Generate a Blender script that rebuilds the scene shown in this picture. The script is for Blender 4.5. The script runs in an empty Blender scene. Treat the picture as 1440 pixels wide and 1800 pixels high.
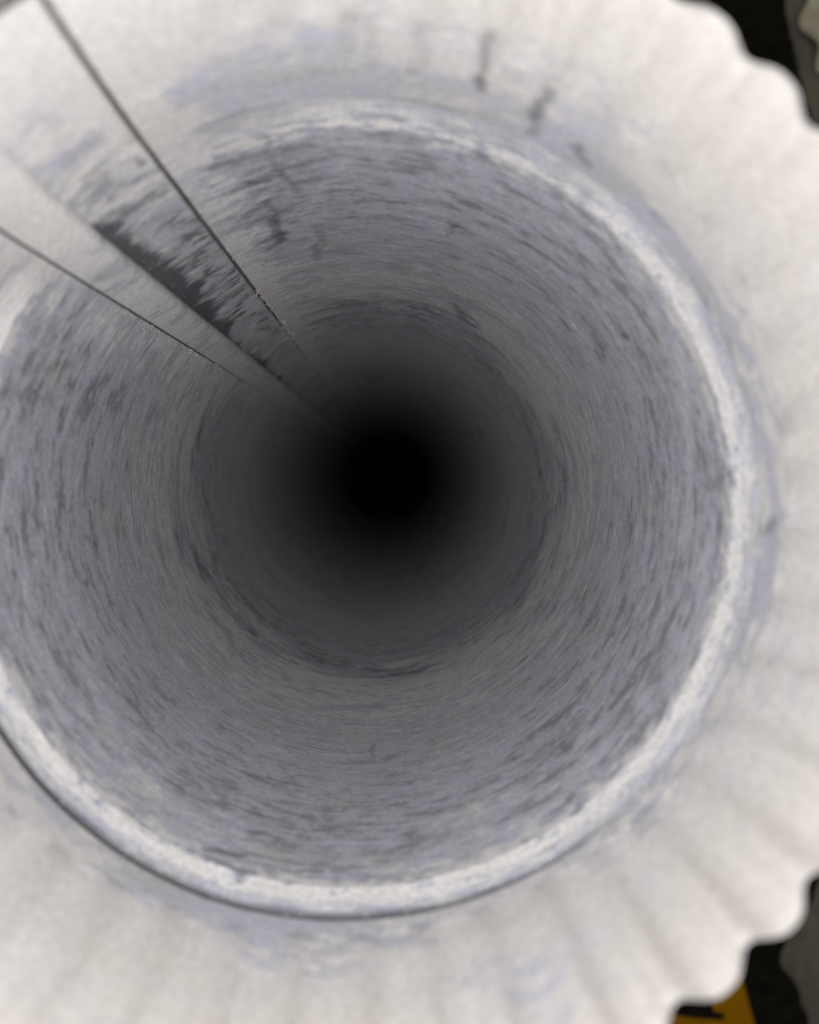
import bpy, bmesh, math, random
import numpy as np
from mathutils import Vector

random.seed(7)
sc = bpy.context.scene
COL = sc.collection
MM = 0.001

# ------------------------------------------------------------------ camera
PIPE_R = 0.051            # inner radius of a 4 inch duct
TOP = 0.904               # height of the crimped rim above the floor
CAM = Vector((0.0058, 0.0046, TOP + 0.0663))
cam_d = bpy.data.cameras.new('camera')
cam = bpy.data.objects.new('camera', cam_d)
COL.objects.link(cam)
cam.location = CAM
cam.rotation_euler = (0, 0, 0)                 # looks straight down the bore
cam_d.sensor_fit = 'VERTICAL'
cam_d.sensor_height = 36.0
cam_d.sensor_width = 28.8
cam_d.lens = 28.8
cam_d.shift_x = 30 / 1800
cam_d.shift_y = -70 / 1800
cam_d.clip_start = 0.002
cam_d.clip_end = 50
cam_d.dof.use_dof = True
cam_d.dof.focus_distance = 0.178
cam_d.dof.aperture_fstop = 28.8 / 2.0          # a 2 mm wide phone lens
sc.camera = cam

# ------------------------------------------------------------------ light
world = bpy.data.worlds.new('World')
sc.world = world
world.use_nodes = True
sc.cycles.max_bounces = 4
sc.cycles.diffuse_bounces = 3
sc.cycles.glossy_bounces = 2
bg = world.node_tree.nodes['Background']
bg.inputs['Color'].default_value = (1.0, 0.80, 0.52, 1)     # dim warm room light
bg.inputs['Strength'].default_value = 0.34

fl_d = bpy.data.lights.new('phone_flash', 'POINT')
fl_d.energy = 0.67
fl_d.color = (1.0, 0.985, 0.995)
fl_d.shadow_soft_size = 0.0022
fl = bpy.data.objects.new('phone_flash', fl_d)
fl.location = CAM + Vector((-0.0142, -0.0050, 0.001))
COL.objects.link(fl)

vs = sc.view_settings
vs.view_transform = 'Standard'
vs.look = 'None'
vs.exposure = 0.0
vs.gamma = 1.0
vs.use_curve_mapping = False

# ------------------------------------------------------------------ node helpers
class NT:
    def __init__(s, name):
        s.m = bpy.data.materials.new(name)
        s.m.use_nodes = True
        s.t = s.m.node_tree
        s.bsdf = s.t.nodes['Principled BSDF']
    def n(s, typ, **kw):
        nd = s.t.nodes.new(typ)
        for k, v in kw.items():
            setattr(nd, k, v)
        return nd
    def put(s, sock, v):
        if hasattr(v, 'is_output'):
            s.t.links.new(v, sock)
        else:
            sock.default_value = v
    def math(s, op, a, b=0.0, c=0.0, clamp=False):
        nd = s.n('ShaderNodeMath', operation=op, use_clamp=clamp)
        s.put(nd.inputs[0], a); s.put(nd.inputs[1], b); s.put(nd.inputs[2], c)
        return nd.outputs[0]
    def vec(s, x, y, z=0.0):
        nd = s.n('ShaderNodeCombineXYZ')
        s.put(nd.inputs[0], x); s.put(nd.inputs[1], y); s.put(nd.inputs[2], z)
        return nd.outputs[0]
    def noise(s, v, scale=1.0, detail=3.0, rough=0.5, dist=0.0):
        nd = s.n('ShaderNodeTexNoise')
        s.put(nd.inputs['Vector'], v)
        nd.inputs['Scale'].default_value = scale
        nd.inputs['Detail'].default_value = detail
        nd.inputs['Roughness'].default_value = rough
        nd.inputs['Distortion'].default_value = dist
        return nd.outputs['Fac']
    def step(s, v, lo, hi, a=0.0, b=1.0, smooth=True):
        nd = s.n('ShaderNodeMapRange', interpolation_type='SMOOTHSTEP' if smooth else 'LINEAR')
        s.put(nd.inputs['Value'], v)
        s.put(nd.inputs['From Min'], lo); s.put(nd.inputs['From Max'], hi)
        s.put(nd.inputs['To Min'], a); s.put(nd.inputs['To Max'], b)
        return nd.outputs[0]
    def mix(s, f, a, b):
        nd = s.n('ShaderNodeMix', data_type='RGBA')
        s.put(nd.inputs[0], f); s.put(nd.inputs[6], a); s.put(nd.inputs[7], b)
        return nd.outputs[2]
    def ramp(s, v, pts):
        nd = s.n('ShaderNodeValToRGB')
        cr = nd.color_ramp
        while len(cr.elements) < len(pts):
            cr.elements.new(0.5)
        for e, (p, c) in zip(cr.elements, pts):
            e.position = p
            e.color = (c, c, c, 1)
        s.put(nd.inputs[0], v)
        return nd.outputs[0]

def rgb(r, g, b):
    return (r, g, b, 1)

# wall position (arc in mm, depth below rim in mm) of a mark, given the angle in
# degrees round the bore and the distance from the rim
ARC0 = 140.8               # the sheet's own edge: arc 0 sits at the lock seam
def uv_at(deg, depth, seam=False):
    a = deg - ARC0
    if not seam:
        a %= 360.0
    return (math.radians(a) * 51.0, depth, 0)

# marks: (angle, depth) to (angle, depth), half width mm, strength
WALL_MARKS = [
    ((72.24, 15.4), (71.59, 26.4), 0.9, 0.6), ((72.06, 24.0), (71.59, 26.4), 1.3, 0.8),
    ((63.68, 20.8), (63.66, 26.9), 1.0, 0.6), ((63.87, 24.2), (63.86, 27.8), 1.6, 0.75),
    ((64.0, 27.2), (63.35, 32.1), 1.3, 0.45), ((57.39, 29.8), (54.92, 31.8), 1.6, 0.55),
    ((80.11, 19.1), (80.19, 26.3), 1.5, 0.25), ((85.75, 17.0), (86.52, 26.3), 1.4, 0.2),
    ((88.63, 16.2), (89.4, 24.0), 1.4, 0.18), ((106.52, 66.6), (106.93, 76.7), 1.2, 0.5),
    ((107.14, 76.5), (107.9, 89.9), 2.0, 0.8), ((106.41, 71.0), (107.25, 81.4), 1.4, 0.55),
    ((108.83, 57.0), (105.2, 59.2), 1.0, 0.6), ((102.92, 43.8), (103.28, 53.8), 0.9, 0.45),
    ((103.28, 53.8), (101.24, 63.2), 0.9, 0.5), ((101.07, 62.0), (100.89, 66.0), 1.6, 0.45),
    ((103.35, 54.2), (97.84, 56.2), 0.6, 0.4), ((103.53, 68.1), (92.95, 68.5), 0.5, 0.5),
    ((92.86, 67.1), (84.55, 70.8), 0.45, 0.5), ((88.86, 71.4), (80.15, 74.2), 0.45, 0.5),
    ((98.89, 85.3), (99.57, 98.2), 1.6, 0.4), ((100.8, 97.5), (101.76, 107.8), 1.6, 0.35),
    ((97.32, 87.7), (95.5, 87.6), 1.2, 0.35), ((71.73, 80.5), (70.75, 77.9), 0.8, 0.6),
    ((71.03, 81.5), (71.4, 84.4), 0.7, 0.5), ((65.25, 137.3), (61.41, 148.0), 2.2, 0.55),
    ((62.42, 138.9), (56.96, 145.0), 2.0, 0.4), ((44.36, 45.5), (42.79, 47.6), 0.7, 0.5),
    ((17.63, 98.1), (16.18, 96.5), 0.6, 0.6), ((41.88, 90.7), (38.82, 91.3), 1.6, 0.6),
    ((35.02, 81.7), (30.35, 82.4), 1.0, 0.55), ((19.57, 72.0), (15.19, 73.9), 0.8, 0.7),
    ((7.42, 77.0), (4.05, 77.3), 0.8, 0.6), ((31.51, 66.0), (31.08, 67.4), 1.0, 0.8),
    ((31.94, 81.6), (31.37, 81.4), 0.8, 0.8), ((-3.05, 34.0), (-1.97, 30.1), 1.2, 0.5),
    ((10.68, 26.9), (11.23, 24.0), 1.4, 0.3), ((-138.21, 70.9), (-127.16, 68.9), 0.35, 0.6),
    ((-127.16, 68.9), (-112.11, 67.0), 0.35, 0.65), ((-112.11, 67.0), (-96.62, 63.1), 0.3, 0.6),
    ((-149.58, 66.4), (-138.21, 70.9), 0.35, 0.4), ((-113.05, 46.1), (-106.52, 48.3), 0.9, 0.85),
    ((-106.88, 54.8), (-105.25, 56.7), 1.2, 0.6), ((-99.41, 90.3), (-88.36, 90.0), 0.35, 0.5),
    ((-88.04, 100.4), (-87.56, 92.1), 0.8, 0.5), ((-99.75, 72.3), (-88.87, 71.7), 0.35, 0.5),
    ((-95.61, 68.8), (-94.66, 60.4), 1.3, 0.35), ((-100.24, 46.4), (-94.97, 46.9), 0.8, 0.7),
    ((-87.85, 45.6), (-77.43, 42.8), 0.5, 0.5), ((-171.68, 83.7), (-169.4, 88.6), 0.5, 0.5),
    ((-172.01, 86.7), (-157.02, 87.2), 0.5, 0.45), ((30.03, 34.1), (26.25, 37.1), 1.3, 0.35),
    ((23.69, 33.2), (19.78, 35.0), 1.4, 0.3),
]
SEAM_MARKS = [((120.38, 35.9), (120.82, 37.3), 0.9, 0.7), ((120.44, 34.9), (120.57, 36.6), 0.7, 0.5)]
#MARKS#


# ------------------------------------------------------------------ wear and painted shade of the sheet, per vertex
def _hash(ix, iy, seed):
    h = (ix.astype(np.int64) * 374761393 + iy.astype(np.int64) * 668265263 + seed * 1442695041) & 0xffffffff
    h = ((h ^ (h >> 13)) * 1274126177) & 0xffffffff
    h = ((h ^ (h >> 16)) * 2246822519) & 0xffffffff
    return (h ^ (h >> 15)) & 0xffffffff

def gnoise(x, y, seed):
    ix, iy = np.floor(x), np.floor(y)
    fx, fy = x - ix, y - iy
    def gr(ox, oy):
        an = _hash(ix + ox, iy + oy, seed) / 4294967296.0 * 2 * np.pi
        return np.cos(an) * (fx - ox) + np.sin(an) * (fy - oy)
    wx = fx * fx * fx * (fx * (fx * 6 - 15) + 10)
    wy = fy * fy * fy * (fy * (fy * 6 - 15) + 10)
    a_ = gr(0, 0) * (1 - wx) + gr(1, 0) * wx
    b_ = gr(0, 1) * (1 - wx) + gr(1, 1) * wx
    return (a_ * (1 - wy) + b_ * wy) * 1.2

def fbm(x, y, seed, octs=4, gain=0.55):
    t, amp, f, n = 0, 1.0, 1.0, 0
    for k in range(octs):
        t = t + amp * gnoise(x * f + 17.3 * k, y * f + 9.1 * k, seed + k)
        n += amp; amp *= gain; f *= 2.03
    return t / n * 1.7                     # about -0.5 .. 0.5

def sstep(x, lo, hi):
    t = np.clip((x - lo) / (hi - lo), 0, 1)
    return t * t * (3 - 2 * t)

def angwin(deg, c, w, soft):
    dd = np.abs((deg - c + 180) % 360 - 180)
    return 1 - sstep(dd, w, w + soft)

def strokes(deg, u, d, marks):
    wu = u + fbm(u / 5, d / 5, 71, 2) * 0.8
    wd = d + fbm(u / 5 + 40, d / 5, 77, 2) * 1.0
    brk = 0.72 + 0.28 * sstep(fbm(u / 1.6, d / 2.6, 79, 2), -0.25, 0.15)
    tot = np.zeros_like(u)
    for (p, q, w, k) in marks:
        p = uv_at(*p, u.min() < -1); q = uv_at(*q, u.min() < -1)
        ba = (q[0] - p[0], q[1] - p[1])
        L2 = max(1e-6, ba[0] ** 2 + ba[1] ** 2)
        t = np.clip(((wu - p[0]) * ba[0] + (wd - p[1]) * ba[1]) / L2, 0, 1)
        dist = np.hypot(wu - p[0] - ba[0] * t, wd - p[1] - ba[1] * t)
        tot = np.maximum(tot, k * (1 - sstep(dist, 0.25 * w, w)))
    return tot * brk

def wear_shade_wall(deg, u, d):
    big = fbm(u / 30, d / 15, 3, 4)
    mid = fbm(u / 13, d / 3.6, 11, 5, 0.62)
    tat = fbm(u / 3.4, d / 1.6, 17, 4, 0.6)
    dz = d + mid * 22 + big * 34 + tat * 12
    dz = np.where(d > 43, np.maximum(dz, 45 + 0.1 * (d - 43)), dz)
    band = np.interp(dz, [0, 27, 36, 43, 52, 75, 98, 118, 135, 150, 166, 192, 212, 240, 400],
                     [-.08, -.05, .16, .70, .84, .80, .62, .26, .10, .18, .52, .46, .18, .02, -.06])
    m = band + mid * 0.62 + big * 0.40 + tat * 0.62
    # darker scuffs left by rollers and handling
    scf = fbm(u / 11, d / 4.5, 91, 5, 0.62)
    m = m + 0.55 * sstep(scf, 0.04, 0.40) * (0.45 + 0.55 * angwin(deg, 168, 22, 18) + 0.45 * angwin(deg, -28, 22, 20) + 0.3 * angwin(deg, 90, 30, 20)) * sstep(d, 44, 52) * (1 - sstep(d, 110, 150))
    rag = fbm(u / 16, d / 7.0, 97, 5, 0.62) + 0.5 * tat
    m = m + 0.60 * sstep(rag, 0.0, 0.36) * sstep(d + 30 * big, 150, 166) * (1 - sstep(d + 30 * big, 182, 215))
    m = band * 1.0 + (m - band) * (0.22 + 0.78 * sstep(d + 10 * big, 20, 36))
    # bluish oxide left just above the bead, in patches
    dn = d + mid * 9 + big * 8 + tat * 5
    up = angwin(deg, 80, 22, 14) * sstep(dn, 14, 28) * (1 - sstep(dn, 33.5, 36.5))
    rt = angwin(deg, 18, 38, 14) * sstep(dn, 26, 34) * (1 - sstep(dn, 35.5, 37.5))
    lo = angwin(deg, -120, 38, 18) * sstep(dn, 23, 33) * (1 - sstep(dn, 34, 36.5))
    m = m + 0.62 * up + 0.55 * rt + 0.34 * lo
    m = np.where(d < 36, np.minimum(m, 0.50 + 0.15 * (m - 0.5)), m)
    # zinc rubbed bright on the far flank of the bead, with a torn inner border
    tw = mid * 2.6 + tat * 4.6 + big * 1.2
    brk = angwin(deg, 80, 26, 18) * 0.85
    rub = sstep(d + tw * 0.4, 40.3, 41.5) * (1 - sstep(d + tw * 1.1, 43.8, 46.0)) * (1 - brk * sstep(mid + tat, -0.15, 0.2))
    m = m * (1 - 0.95 * rub) - 0.10 * rub
    grey = sstep(d, 34.5, 35.5) * (1 - sstep(d + tw * 0.45, 40.0, 41.4))      # dirt in the near half of the groove
    m = np.where(grey > 0.01, m * (1 - grey) + grey * (0.40 + 0.5 * mid + 0.5 * tat), m)
    groove = sstep(d, 34.9, 35.6) * (1 - sstep(d, 38.4, 39.7)) * (0.08 + 0.92 * angwin(deg, -122, 50, 45))  # shadow behind the bead lip, painted as a dark line
    # paler strip of clean zinc beside the seam's two edges
    ea = np.radians(478.3 - deg) * 51.0; eb = np.radians(deg - 140.8) * 51.0
    jg = mid * 5 + tat * 3
    m = m - 0.75 * (1 - sstep(ea + jg, 3, 8.5)) - 0.45 * (1 - sstep(eb + jg, 2, 9))
    near = 1 - sstep(d + 18 * big, 18, 38)
    hue = 0.18 + 0.70 * np.interp(dz, [20, 34, 44, 60, 95, 130, 150, 185, 230], [.35, .5, .9, .9, .6, .2, .35, .5, .1])
    hue = np.clip(hue + 1.1 * fbm(u / 9, d / 6, 53, 4) + 0.5 * tat, 0, 1)
    cream = np.clip(angwin(deg, -25, 75, 60) * (1 - sstep(d + 14 * big, 6, 26)) * 1.0 + 0.2 * fbm(u / 7, d / 6, 59, 3), 0, 1)  # warm room light tinted into the colour near the rim
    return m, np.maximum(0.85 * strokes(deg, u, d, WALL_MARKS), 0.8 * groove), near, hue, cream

def wear_shade_seam(deg, u, d):
    big = fbm(u / 16, d / 22, 23, 3)
    mid = fbm(u / 8.0, d / 4.0, 31, 4, 0.6)
    tear = fbm(u / 8.0, d / 3.2, 37, 4, 0.6)
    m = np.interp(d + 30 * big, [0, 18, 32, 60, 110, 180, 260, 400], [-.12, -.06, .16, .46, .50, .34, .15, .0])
    m = m + mid * 0.8 + big * 0.5 + 0.22 * (1 - sstep(deg, 131.5, 132.6)) * sstep(d, 34, 66) * (1 - sstep(d, 110, 160))  # flap painted darker beside the fold, as its shaded face
    m = m - 0.55 * sstep(deg, 132.0, 133.0)  # fold strip painted paler as a highlight
    st_ = strokes(deg, u, d, SEAM_MARKS)
    e0 = uv_at(132.5, 0, True)[0]
    w_ = e0 - u                                       # mm from the folded edge
    lim = np.interp(d, [0, 30, 38, 46, 60, 82, 105, 125, 150, 190, 240, 300, 400], [-3, -2.5, .2, 1.5, 3.0, 4.4, 3.4, 1.9, 1.0, .5, -.2, -1.5, -3])
    low_ = fbm(u / 14.0, d / 10.0, 41, 3); strk = fbm(u / 9.0, d / 1.1, 43, 3, 0.6)
    pm = sstep(lim + low_ * 3.4 + tear * 2.4 + strk * 1.6 - w_, -1.6, 1.6) * sstep(w_, -0.12, 0.12) * sstep(d, 20, 36)
    row = np.abs(w_ - 9.0 - big * 5)
    rm = (1 - sstep(row, 0.6, 2.6)) * sstep(tear + strk * 0.5, 0.0, 0.22) * sstep(d, 30, 70) * (1 - sstep(d, 130, 210))
    sm = sstep(tear + 0.6 * mid + 0.3 * strk, 0.10, 0.40) * sstep(d, 14, 40) * (1 - sstep(d, 90, 150)) * sstep(w_, 0, 1)
    st_ = np.maximum(st_, np.maximum(0.88 * pm, np.maximum(0.72 * rm, 0.38 * sm)))
    hue = np.clip(0.45 + 1.2 * fbm(u / 7, d / 6, 53, 4) - 0.3 * sstep(d, 120, 200), 0, 1)
    return m, st_, 1 - sstep(d + 20 * big, 14, 36), hue, 0 * d

def zinc(name):
    s = NT(name)
    uvn = s.n('ShaderNodeUVMap'); uvn.uv_map = 'UVMap'
    def att(nm):
        nd = s.n('ShaderNodeAttribute'); nd.attribute_name = nm
        return nd.outputs['Fac']
    def st(su, sv, off=0.0):
        nd = s.n('ShaderNodeVectorMath', operation='MULTIPLY_ADD')
        s.t.links.new(uvn.outputs[0], nd.inputs[0])
        nd.inputs[1].default_value = (1 / su, 1 / sv, 0); nd.inputs[2].default_value = (off, off * 1.7, off)
        return nd.outputs[0]
    fine = s.noise(st(3.6, 0.7, 1.3), 1, 2, 0.6)
    hair = s.noise(st(8.0, 0.28, 5.5), 1, 2, 0.6)
    grain = s.noise(st(0.8, 0.45, 2.2), 1, 1, 0.6)
    far = s.math('SUBTRACT', 1.0, att('near'))
    m = s.math('ADD', att('patina_shade'), s.math('MULTIPLY', s.math('SUBTRACT', fine, 0.5), s.math('MULTIPLY', far, 0.8)))
    m = s.math('ADD', m, s.math('MULTIPLY', s.math('SUBTRACT', hair, 0.5), s.math('MULTIPLY', far, 0.75)))
    raw = m
    hue = s.math('ADD', att('hue'), s.math('MULTIPLY', s.math('SUBTRACT', fine, 0.5), 0.5), clamp=True)
    wall = s.mix(hue, rgb(0.412, 0.420, 0.424), rgb(0.428, 0.431, 0.503))
    white = s.mix(att('cream'), rgb(0.525, 0.517, 0.520), rgb(0.530, 0.512, 0.484))
    white = s.mix(far, white, rgb(0.595, 0.595, 0.595))
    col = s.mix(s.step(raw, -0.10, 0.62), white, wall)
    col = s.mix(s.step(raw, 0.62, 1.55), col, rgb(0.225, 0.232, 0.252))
    dk = s.math('MULTIPLY', s.step(hair, 0.61, 0.69, 0, 0.75), far)
    col = s.mix(dk, col, rgb(0.15, 0.155, 0.18))
    lt = s.math('MULTIPLY', s.step(hair, 0.37, 0.28, 0, 0.5), far)
    col = s.mix(lt, col, rgb(0.60, 0.59, 0.575))
    col = s.mix(att('stain_shade'), col, rgb(0.060, 0.066, 0.072))
    fleck = s.math('MULTIPLY', s.step(s.noise(st(1.5, 0.42, 21.0), 1, 0), 0.74, 0.80, 0, 0.7), far)
    col = s.mix(fleck, col, rgb(0.66, 0.655, 0.64))
    mul = s.n('ShaderNodeMix', data_type='RGBA', blend_type='MULTIPLY')
    mul.inputs[0].default_value = 1
    s.put(mul.inputs[6], col)
    s.put(mul.inputs[7], s.step(grain, 0.25, 0.75, 0.80, 1.19, smooth=False))
    s.put(s.bsdf.inputs['Base Color'], mul.outputs[2])
    s.bsdf.inputs['Metallic'].default_value = 0.0
    s.bsdf.inputs['Roughness'].default_value = 0.6
    s.bsdf.inputs['Specular IOR Level'].default_value = 0.2
    bp = s.n('ShaderNodeBump'); bp.inputs['Strength'].default_value = 0.4
    bp.inputs['Distance'].default_value = 0.00010
    s.put(bp.inputs['Height'], s.noise(st(2.4, 0.6, 3.3), 1, 2, 0.6))
    s.t.links.new(bp.outputs[0], s.bsdf.inputs['Normal'])
    return s.m

M_WALL = zinc('galvanised_zinc')

def simple(name, c1, c2, scale, rough=0.8, detail=5, bump=0.0, bdist=0.002, lo=0.35, hi=0.65):
    s = NT(name)
    tc = s.n('ShaderNodeTexCoord')
    f = s.noise(tc.outputs['Object'], scale, detail, 0.62)
    f2 = s.noise(tc.outputs['Object'], scale * 9.3, 3, 0.6)
    k = s.math('ADD', s.math('MULTIPLY', f, 0.65), s.math('MULTIPLY', f2, 0.35))
    s.put(s.bsdf.inputs['Base Color'], s.mix(s.step(k, lo, hi), rgb(*c1), rgb(*c2)))
    s.bsdf.inputs['Roughness'].default_value = rough
    if bump:
        b = s.n('ShaderNodeBump'); b.inputs['Strength'].default_value = bump
        b.inputs['Distance'].default_value = bdist
        s.put(b.inputs['Height'], k); s.t.links.new(b.outputs[0], s.bsdf.inputs['Normal'])
    return s.m

M_GRIME_SHADE = simple('seam_grime_shade', (0.10, 0.10, 0.097), (0.20, 0.20, 0.19), 120, 0.9)
M_BURR = simple('bright_zinc_chip', (0.45, 0.43, 0.40), (0.65, 0.63, 0.58), 300, 0.45)
M_CONC = simple('concrete', (0.088, 0.103, 0.125), (0.165, 0.190, 0.225), 7, 0.9, 8, 0.5)
M_MAT = simple('black_rubber', (0.004, 0.005, 0.0052), (0.012, 0.015, 0.0145), 60, 0.85, 4, 0.6)
M_MAT.node_tree.nodes['Principled BSDF'].inputs['Specular IOR Level'].default_value = 0.08
M_YEL = simple('yellow_plastic', (0.27, 0.145, 0.003), (0.36, 0.200, 0.004), 14, 0.95, 5)
M_YEL.node_tree.nodes['Principled BSDF'].inputs['Specular IOR Level'].default_value = 0.1
M_INK = simple('black_print', (0.006, 0.007, 0.007), (0.012, 0.012, 0.012), 40, 0.7)
M_INK.node_tree.nodes['Principled BSDF'].inputs['Specular IOR Level'].default_value = 0.05
M_RAG = simple('pale_rag_cloth', (0.42, 0.47, 0.52), (0.72, 0.80, 0.90), 26, 0.95, 6, 0.8, 0.004)

# ------------------------------------------------------------------ mesh helpers
def link(name, me, mat, parent=None, smooth=True):
    o = bpy.data.objects.new(name, me)
    COL.objects.link(o)
    me.materials.append(mat)
    if smooth:
        for p in me.polygons:
            p.use_smooth = True
    if parent:
        o.parent = parent
    return o

def wob(a, d):
    """slow out-of-roundness of the rolled sheet, mm"""
    return (0.12 * np.sin(2 * a + 0.6 + d * 0.011) + 0.07 * np.sin(3 * a + 1.9 - d * 0.02)
            + 0.03 * np.sin(7 * a + d * 0.05))

def sheet(name, angs, deps, rad, mat, parent, thick=0.0, wear_shade=None, warp=None):
    """grid of points: angles (deg) x depths (mm); rad(angle deg, depth) -> mm"""
    na, nd = len(angs), len(deps)
    A, D = np.meshgrid(np.array(angs, float), np.array(deps, float))
    Rr = rad(A, D)
    T = np.radians(warp(A, D) if warp else A)
    t = np.clip(1 - D / 36.0, 0, None)
    co = np.stack([Rr * np.cos(T) * MM, (Rr * np.sin(T) + 1.55 * t * t) * MM, TOP - D * MM], -1).reshape(-1, 3)
    U = np.radians(A - ARC0) * 51.0
    p = (np.arange(nd - 1)[:, None] * na + np.arange(na - 1)[None, :]).reshape(-1)
    q = np.stack([p, p + na, p + na + 1, p + 1], -1)
    me = bpy.data.meshes.new(name)
    me.vertices.add(len(co)); me.vertices.foreach_set('co', co.astype(np.float32).ravel())
    me.loops.add(q.size); me.loops.foreach_set('vertex_index', q.astype(np.int32).ravel())
    me.polygons.add(len(q)); me.polygons.foreach_set('loop_start', np.arange(0, q.size, 4, dtype=np.int32))
    me.update(calc_edges=True)
    me.validate()
    ul = me.uv_layers.new(name='UVMap')
    uv = np.stack([U, D], -1).reshape(-1, 2)
    ul.data.foreach_set('uv', uv[q.ravel()].astype(np.float32).ravel())
    if wear_shade:
        for nm, arr in zip(('patina_shade', 'stain_shade', 'near', 'hue', 'cream'), wear_shade(A, U, D)):
            at = me.attributes.new(nm, 'FLOAT', 'POINT')
            at.data.foreach_set('value', arr.astype(np.float32).ravel())
    o = link(name, me, mat, parent, smooth=False)
    me.polygons.foreach_set('use_smooth', np.ones(len(q), dtype=bool))
    if thick:
        md = o.modifiers.new('sheet', 'SOLIDIFY')
        md.thickness = thick
        md.offset = -1.0
    return o

def lin(a, b, n):
    return [a + (b - a) * i / (n - 1) for i in range(n)]

# ------------------------------------------------------------------ setting
def polyplate(name, pts, z0, z1, mat, parent=None, bevel=0.0):
    bm = bmesh.new()
    lo = [bm.verts.new((x, y, z0)) for x, y in pts]
    hi = [bm.verts.new((x, y, z1)) for x, y in pts]
    bm.faces.new(hi)
    bm.faces.new(lo[::-1])
    n = len(pts)
    for i in range(n):
        bm.faces.new((lo[i], lo[(i + 1) % n], hi[(i + 1) % n], hi[i]))
    bmesh.ops.recalc_face_normals(bm, faces=bm.faces)
    me = bpy.data.meshes.new(name)
    bm.to_mesh(me); bm.free()
    o = link(name, me, mat, parent, smooth=False)
    if bevel:
        md = o.modifiers.new('bevel', 'BEVEL'); md.width = bevel; md.segments = 2
    return o

me = bpy.data.meshes.new('floor')
me.from_pydata([(-3, -3, 0), (3, -3, 0), (3, 3, 0), (-3, 3, 0)], [], [(0, 1, 2, 3)])
fo = link('floor', me, M_CONC, smooth=False)
fo['kind'] = 'structure'

# black mat with a torn edge, also standing in for the flash shadow
S = 1.0                                    # floor things are laid out on this scale
edge = [(0.470, 0.80), (0.476, 0.62), (0.468, 0.56), (0.482, 0.49), (0.505, 0.40), (0.50, 0.15), (0.52, -0.10),
        (0.515, -0.32), (0.513, -0.47), (0.492, -0.522), (0.478, -0.535), (0.468, -0.552), (0.462, -0.570), (0.466, -0.582),
        (0.473, -0.588), (0.480, -0.597), (0.487, -0.612), (0.489, -0.624), (0.496, -0.640), (0.499, -0.662),
        (0.512, -0.70), (0.515, -0.80)]
edge = [(x * S, y * S) for x, y in edge]
rnd = random.Random(3)
fine_edge = []
for (p, q) in zip(edge, edge[1:]):
    n = max(2, int(math.dist(p, q) / 0.006))
    for i in range(n):
        t = i / n
        fine_edge.append((p[0] + (q[0] - p[0]) * t + rnd.uniform(-1, 1) * 0.0016,
                          p[1] + (q[1] - p[1]) * t + rnd.uniform(-1, 1) * 0.0012))
mat_o = polyplate('rubber_mat', fine_edge + [(-0.80, -0.80), (-0.80, 0.80)], 0.0005, 0.004, M_MAT)
mat_o['label'] = 'black rubber mat with torn edge lying under the pipe, also standing in for the flash shadow'
mat_o['category'] = 'mat'

# ------------------------------------------------------------------ the duct pipe
pipe = bpy.data.objects.new('duct_pipe', None)
COL.objects.link(pipe)
pipe['label'] = 'galvanised steel duct pipe with crimped end and folded lock seam, seen down its bore'
pipe['category'] = 'pipe'
A_DEG, MID_DEG, B_DEG = 118.3, 132.9, 140.8
A2 = A_DEG + 360.0
NCR = 43

def fade(a):
    """0 next to the lock seam, 1 away from it"""
    return np.clip((A2 - a - 6) / 20.0, 0, 1) * np.clip((a - B_DEG - 2) / 9.0, 0, 1)

rc = np.random.RandomState(11)
CRA = rc.uniform(0.82, 1.15, NCR)
CRP = rc.uniform(-0.07, 0.07, NCR)
def crimp_r(a, d):
    ph = (a - 46.5) / 360.0 * NCR
    fl_ = np.floor(ph)
    i = fl_.astype(int) % NCR
    j = (i + 1) % NCR
    f = ph - fl_
    fs_ = f * f * (3 - 2 * f)
    am = CRA[i] * (1 - fs_) + CRA[j] * fs_
    x = f + CRP[i] * (1 - fs_) + CRP[j] * fs_
    y = np.cos(2 * np.pi * x)
    y = -(y + 0.16 * np.cos(4 * np.pi * x))              # rounded bulges, tighter folds between them
    low = 0.5 - 0.5 * np.sin(np.radians(a - 20))         # deeper crimps low on the right
    run = 17.0 + 15.0 * low
    t = np.clip((run - d) / run, 0, 1)
    amp = (0.70 + 0.15 * low) * t ** 0.5
    base = 50.55 + 0.35 * np.clip((d - 26) / 9.0, 0, 1) + 0.12 * np.clip(1 - d / 2.2, 0, 1) ** 2
    base = base - 0.55 * angwin(a, -46, 12, 26) * np.clip(1 - d / 24.0, 0, 1) ** 1.3
    return base + wob(np.radians(a), d) + y * amp * am * np.clip(fade(a) * 1.5, 0, 1)

angs = lin(B_DEG, A2, 44 * 16 + 1)
sheet('crimped_end', angs, lin(0, 3, 9) + lin(3, 34.8, 54)[1:], crimp_r, M_WALL, pipe, 0.0, wear_shade_wall)

def bead_r(a, d):
    t = np.clip((d - 34.8) / 8.4, 0, 1)
    x = (t - 0.22) / 0.78
    g = np.where(t < 0.22, np.sin(np.pi / 2 * np.clip(t / 0.22, 0, 1)) ** 0.8, (1 - x) * (1 + 0.35 * x))
    ar = np.radians(a)
    dent = 1 + 0.08 * np.sin(ar * 9) + 0.06 * np.sin(ar * 23 + 1)
    dent = dent * (1 - 0.5 * angwin(a, 84, 20, 26))
    return 50.9 + 0.1 * t + wob(ar, d) + 1.9 * g * fade(a) * dent
sheet('bead', angs, lin(34.8, 43.2, 30), bead_r, M_WALL, pipe, 0.0, wear_shade_wall)

deps = lin(43.2, 160, 230) + lin(160, 300.0, 150)[1:] + lin(300, 900.0, 40)[1:]
sheet('pipe_wall', angs, deps, lambda a, d: 51.0 + wob(np.radians(a), d), M_WALL, pipe, 0.0, wear_shade_wall)
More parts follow.
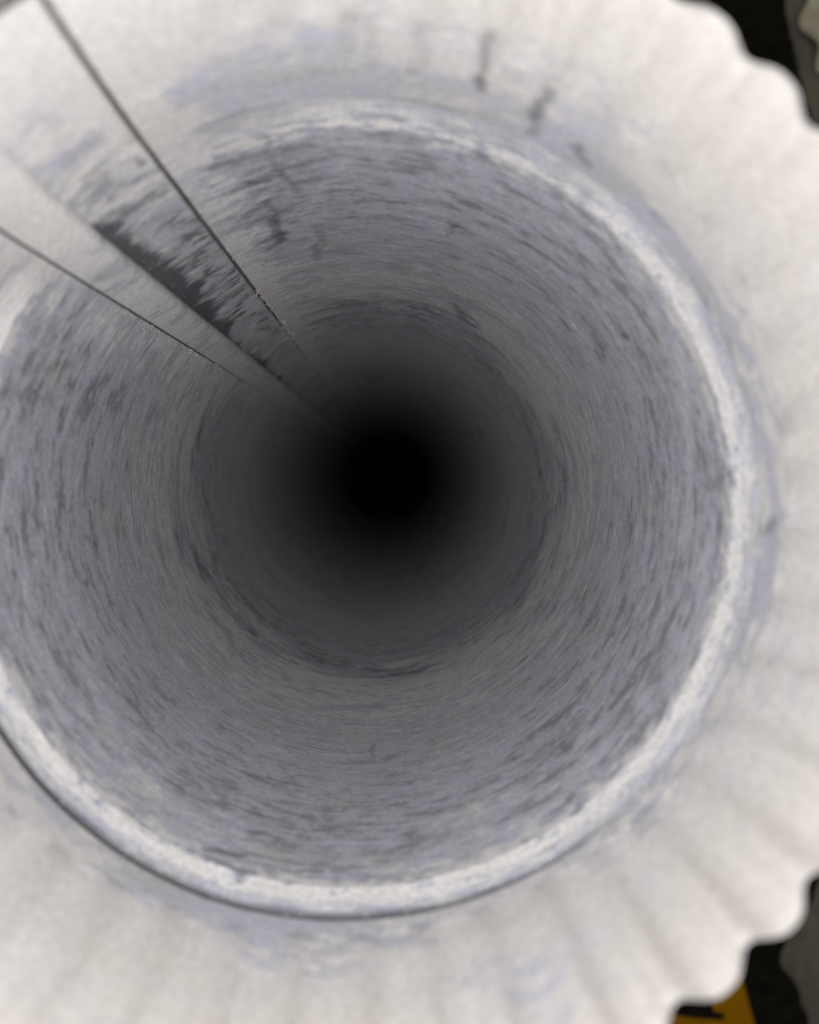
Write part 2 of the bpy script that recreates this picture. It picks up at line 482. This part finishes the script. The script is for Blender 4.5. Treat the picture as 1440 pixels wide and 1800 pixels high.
# outer face of the sheet metal
def outer_r(a, d):
    return np.where(d < 34.8, crimp_r(a, d), np.where(d < 43.2, bead_r(a, d), 51.0 + wob(np.radians(a), d))) + 0.3
sheet('outer_face', angs, lin(0, 34, 24) + lin(34.8, 43.2, 10) + lin(46, 900, 20), outer_r, M_WALL, pipe, 0.0)

# folded lock seam: flat inner flap, raised fold, dark gaps at both sides
def prof(pts):
    xs = [p[0] for p in pts]; hs = [p[1] for p in pts]
    def r(a, d):
        h = np.interp(a, xs, hs)
        flat = 0.25 + 0.75 * sstep(d, 12, 58)
        return 51.0 + wob(np.radians(a), d) * 0.8 - np.where(h > 0.45, 0.45 + (h - 0.45) * flat, h)
    return r
FL = [(119.05, -0.9), (119.10, 0.30), (119.5, 0.45), (121, 0.5), (126, 0.5), (131.4, 0.42), (132.2, 0.42)]
FD = [(132.2, 0.40), (132.45, 0.75), (132.75, 1.35), (133.1, 1.80), (133.6, 2.10), (134.2, 2.20), (135.5, 2.0), (138, 1.4),
      (139.6, 0.95), (140.15, 0.7), (140.32, 0.3), (140.36, -0.8)]
def densify(pts):
    out = []
    for (a0, _), (a1, _) in zip(pts, pts[1:]):
        n = max(1, int((a1 - a0) / 0.25))
        out += [a0 + (a1 - a0) * i / n for i in range(n)]
    return out + [pts[-1][0]]
sdeps = lin(3.8, 160, 330) + lin(160, 300, 150)[1:] + lin(300, 900, 24)[1:]
# the gaps close up deeper in the pipe
def close_a(a, d):
    return a - 0.80 * sstep(d, 110, 250) * np.clip(1 - (a - 119.05) / 2.0, 0, 1)
def close_b(a, d):
    return a + 0.48 * sstep(d, 100, 240) * np.clip((a - 138.4) / 1.9, 0, 1)
seam = sheet('lock_seam', densify(FL), sdeps, prof(FL), M_WALL, pipe, 0.0, wear_shade_seam, close_a)
fold = sheet('fold', densify(FD), sdeps, prof(FD), M_WALL, seam, 0.0, wear_shade_seam, close_b)
gdeps = lin(2.0, 900, 140)
sheet('seam_gap', [118.2, 118.4, 118.8, 119.25], gdeps, lambda a, d: 51.75 + wob(np.radians(a), d), M_GRIME_SHADE, seam)
sheet('seam_gap', [140.2, 140.45, 140.7, 140.95], gdeps, lambda a, d: 51.7 + wob(np.radians(a), d), M_GRIME_SHADE, seam)
sheet('seam_gap', lin(119.2, 133, 14), [1.8, 2.6, 3.4, 4.4], lambda a, d: 51.3 + 0 * a, M_GRIME_SHADE, seam)  # dark strip added as the step shadow at the flap's cut end
# outer layer of the seam, showing past the cut end of the flap
sheet('outer_layer', lin(116.5, 142.0, 30), lin(-5.5, 60, 20), lambda a, d: 52.3 + wob(np.radians(a), d), M_WALL, seam, 0.0004)

# curled zinc chips along the two gaps
rc2 = random.Random(8)
def chips(specs, parent):
    bm = bmesh.new()
    r_ = random.Random(21)
    for (deg, d0, d1, n, smin, smax) in specs:
        for _ in range(n):
            d = r_.uniform(d0, d1)
            a = math.radians(deg + r_.uniform(-0.55, 0.55))
            L = r_.uniform(smin, smax)
            W = L * r_.uniform(0.35, 0.7)
            c = Vector((math.cos(a), math.sin(a), 0)) * (51.0 - r_.uniform(0.1, 0.5))
            c.z = -d
            tn = Vector((-math.sin(a), math.cos(a), 0)); up = Vector((0, 0, -1)); inn = Vector((-math.cos(a), -math.sin(a), 0))
            an = r_.uniform(-0.6, 0.6)
            e1 = up * math.cos(an) + tn * math.sin(an)
            e2 = tn * math.cos(an) - up * math.sin(an)
            rows = []
            for k in range(4):
                t = k / 3
                w = W * (1 - 0.8 * t)
                p = c + e1 * (L * t) + inn * (0.18 * L * t * t)
                rows.append([p - e2 * w / 2, p + inn * w * 0.25, p + e2 * w / 2])
            vv = [[bm.verts.new(Vector((p.x, p.y, 0)) * MM + Vector((0, 0, TOP + p.z * MM))) for p in row] for row in rows]
            for i in range(3):
                for j in range(2):
                    bm.faces.new((vv[i][j], vv[i][j + 1], vv[i + 1][j + 1], vv[i + 1][j]))
    me = bpy.data.meshes.new('zinc_chips')
    bm.to_mesh(me); bm.free()
    o = link('zinc_chips', me, M_BURR, parent, smooth=False)
    md = o.modifiers.new('sheet', 'SOLIDIFY'); md.thickness = 0.00008
    o['kind'] = 'stuff'
    return o
chips([(118.0, 112, 180, 60, 0.5, 1.7), (117.0, 150, 176, 6, 0.8, 2.0), (118.0, 180, 260, 20, 0.5, 1.4), (118.2, 80, 118, 6, 0.5, 0.9),
       (141.2, 62, 150, 40, 0.4, 1.1), (141.6, 80, 130, 10, 0.4, 1.0)]
      + [(rc2.uniform(-180, 110), dd, dd + 5, 1, 0.25, 0.6) for dd in np.linspace(250, 700, 44)], seam)

# ------------------------------------------------------------------ things on the mat
plate = bpy.data.objects.new('yellow_plate', None)
COL.objects.link(plate)
plate.location = (0.366 * S, -0.668 * S, 0.004)
plate['label'] = 'yellow plate with black printed mark lying on the black mat'
plate['category'] = 'plate'
pb = [(0.419, -0.585), (0.4255, -0.612), (0.434, -0.642), (0.448, -0.70), (0.27, -0.74), (0.235, -0.60), (0.33, -0.578)]
polyplate('plate_body', [((x - 0.37) * S, (y + 0.67) * S) for x, y in pb], 0.0, 0.006, M_YEL, plate, 0.0012)
ink = [(0.325, -0.598), (0.382, -0.600), (0.3835, -0.612), (0.386, -0.629), (0.399, -0.632), (0.398, -0.6395), (0.372, -0.638), (0.34, -0.634)]
polyplate('printed_mark', [((x - 0.37) * S, (y + 0.67) * S) for x, y in ink], 0.0061, 0.0064, M_INK, plate)

# crumpled rag at the mat's far edge
def rag():
    bm = bmesh.new()
    n = 44
    r_ = random.Random(5)
    ph = [r_.uniform(0, 6.28) for _ in range(12)]
    g = []
    for j in range(n):
        row = []
        for i in range(n):
            x = i / (n - 1) - 0.5; y = j / (n - 1) - 0.5
            e = min(0.5 - abs(x), 0.5 - abs(y)) * 2
            z = 0.006 + (0.5 + 0.5 * math.sin(11 * x + 5 * y + ph[0]) * math.cos(9 * y - 6 * x + ph[1])) * 0.022
            z += 0.010 * abs(math.sin(23 * x - 14 * y + ph[2])) + 0.007 * abs(math.sin(31 * y + 17 * x + ph[3]))
            z *= min(1, e * 3 + 0.12)
            k = 1 + 0.10 * math.sin(6 * math.atan2(y, x) + ph[4]) + 0.05 * math.sin(13 * math.atan2(y, x) + ph[5])
            row.append(bm.verts.new((x * 0.24 * k + 0.004 * math.sin(30 * y + ph[6]), y * 0.26 * k + 0.004 * math.sin(26 * x + ph[7]), z)))
        g.append(row)
    for j in range(n - 1):
        for i in range(n - 1):
            bm.faces.new((g[j][i], g[j][i + 1], g[j + 1][i + 1], g[j + 1][i]))
    me = bpy.data.meshes.new('cleaning_rag')
    bm.to_mesh(me); bm.free()
    o = link('cleaning_rag', me, M_RAG)
    md = o.modifiers.new('cloth', 'SOLIDIFY'); md.thickness = 0.0015
    return o
rg = rag()
rg.location = (0.610 * S, 0.622 * S, 0.0045)
rg.scale = (S, S, S)
rg.rotation_euler = (0, 0, 0.15)
rg['label'] = 'crumpled pale grey rag at the corner beyond the crimped rim'
rg['category'] = 'rag'
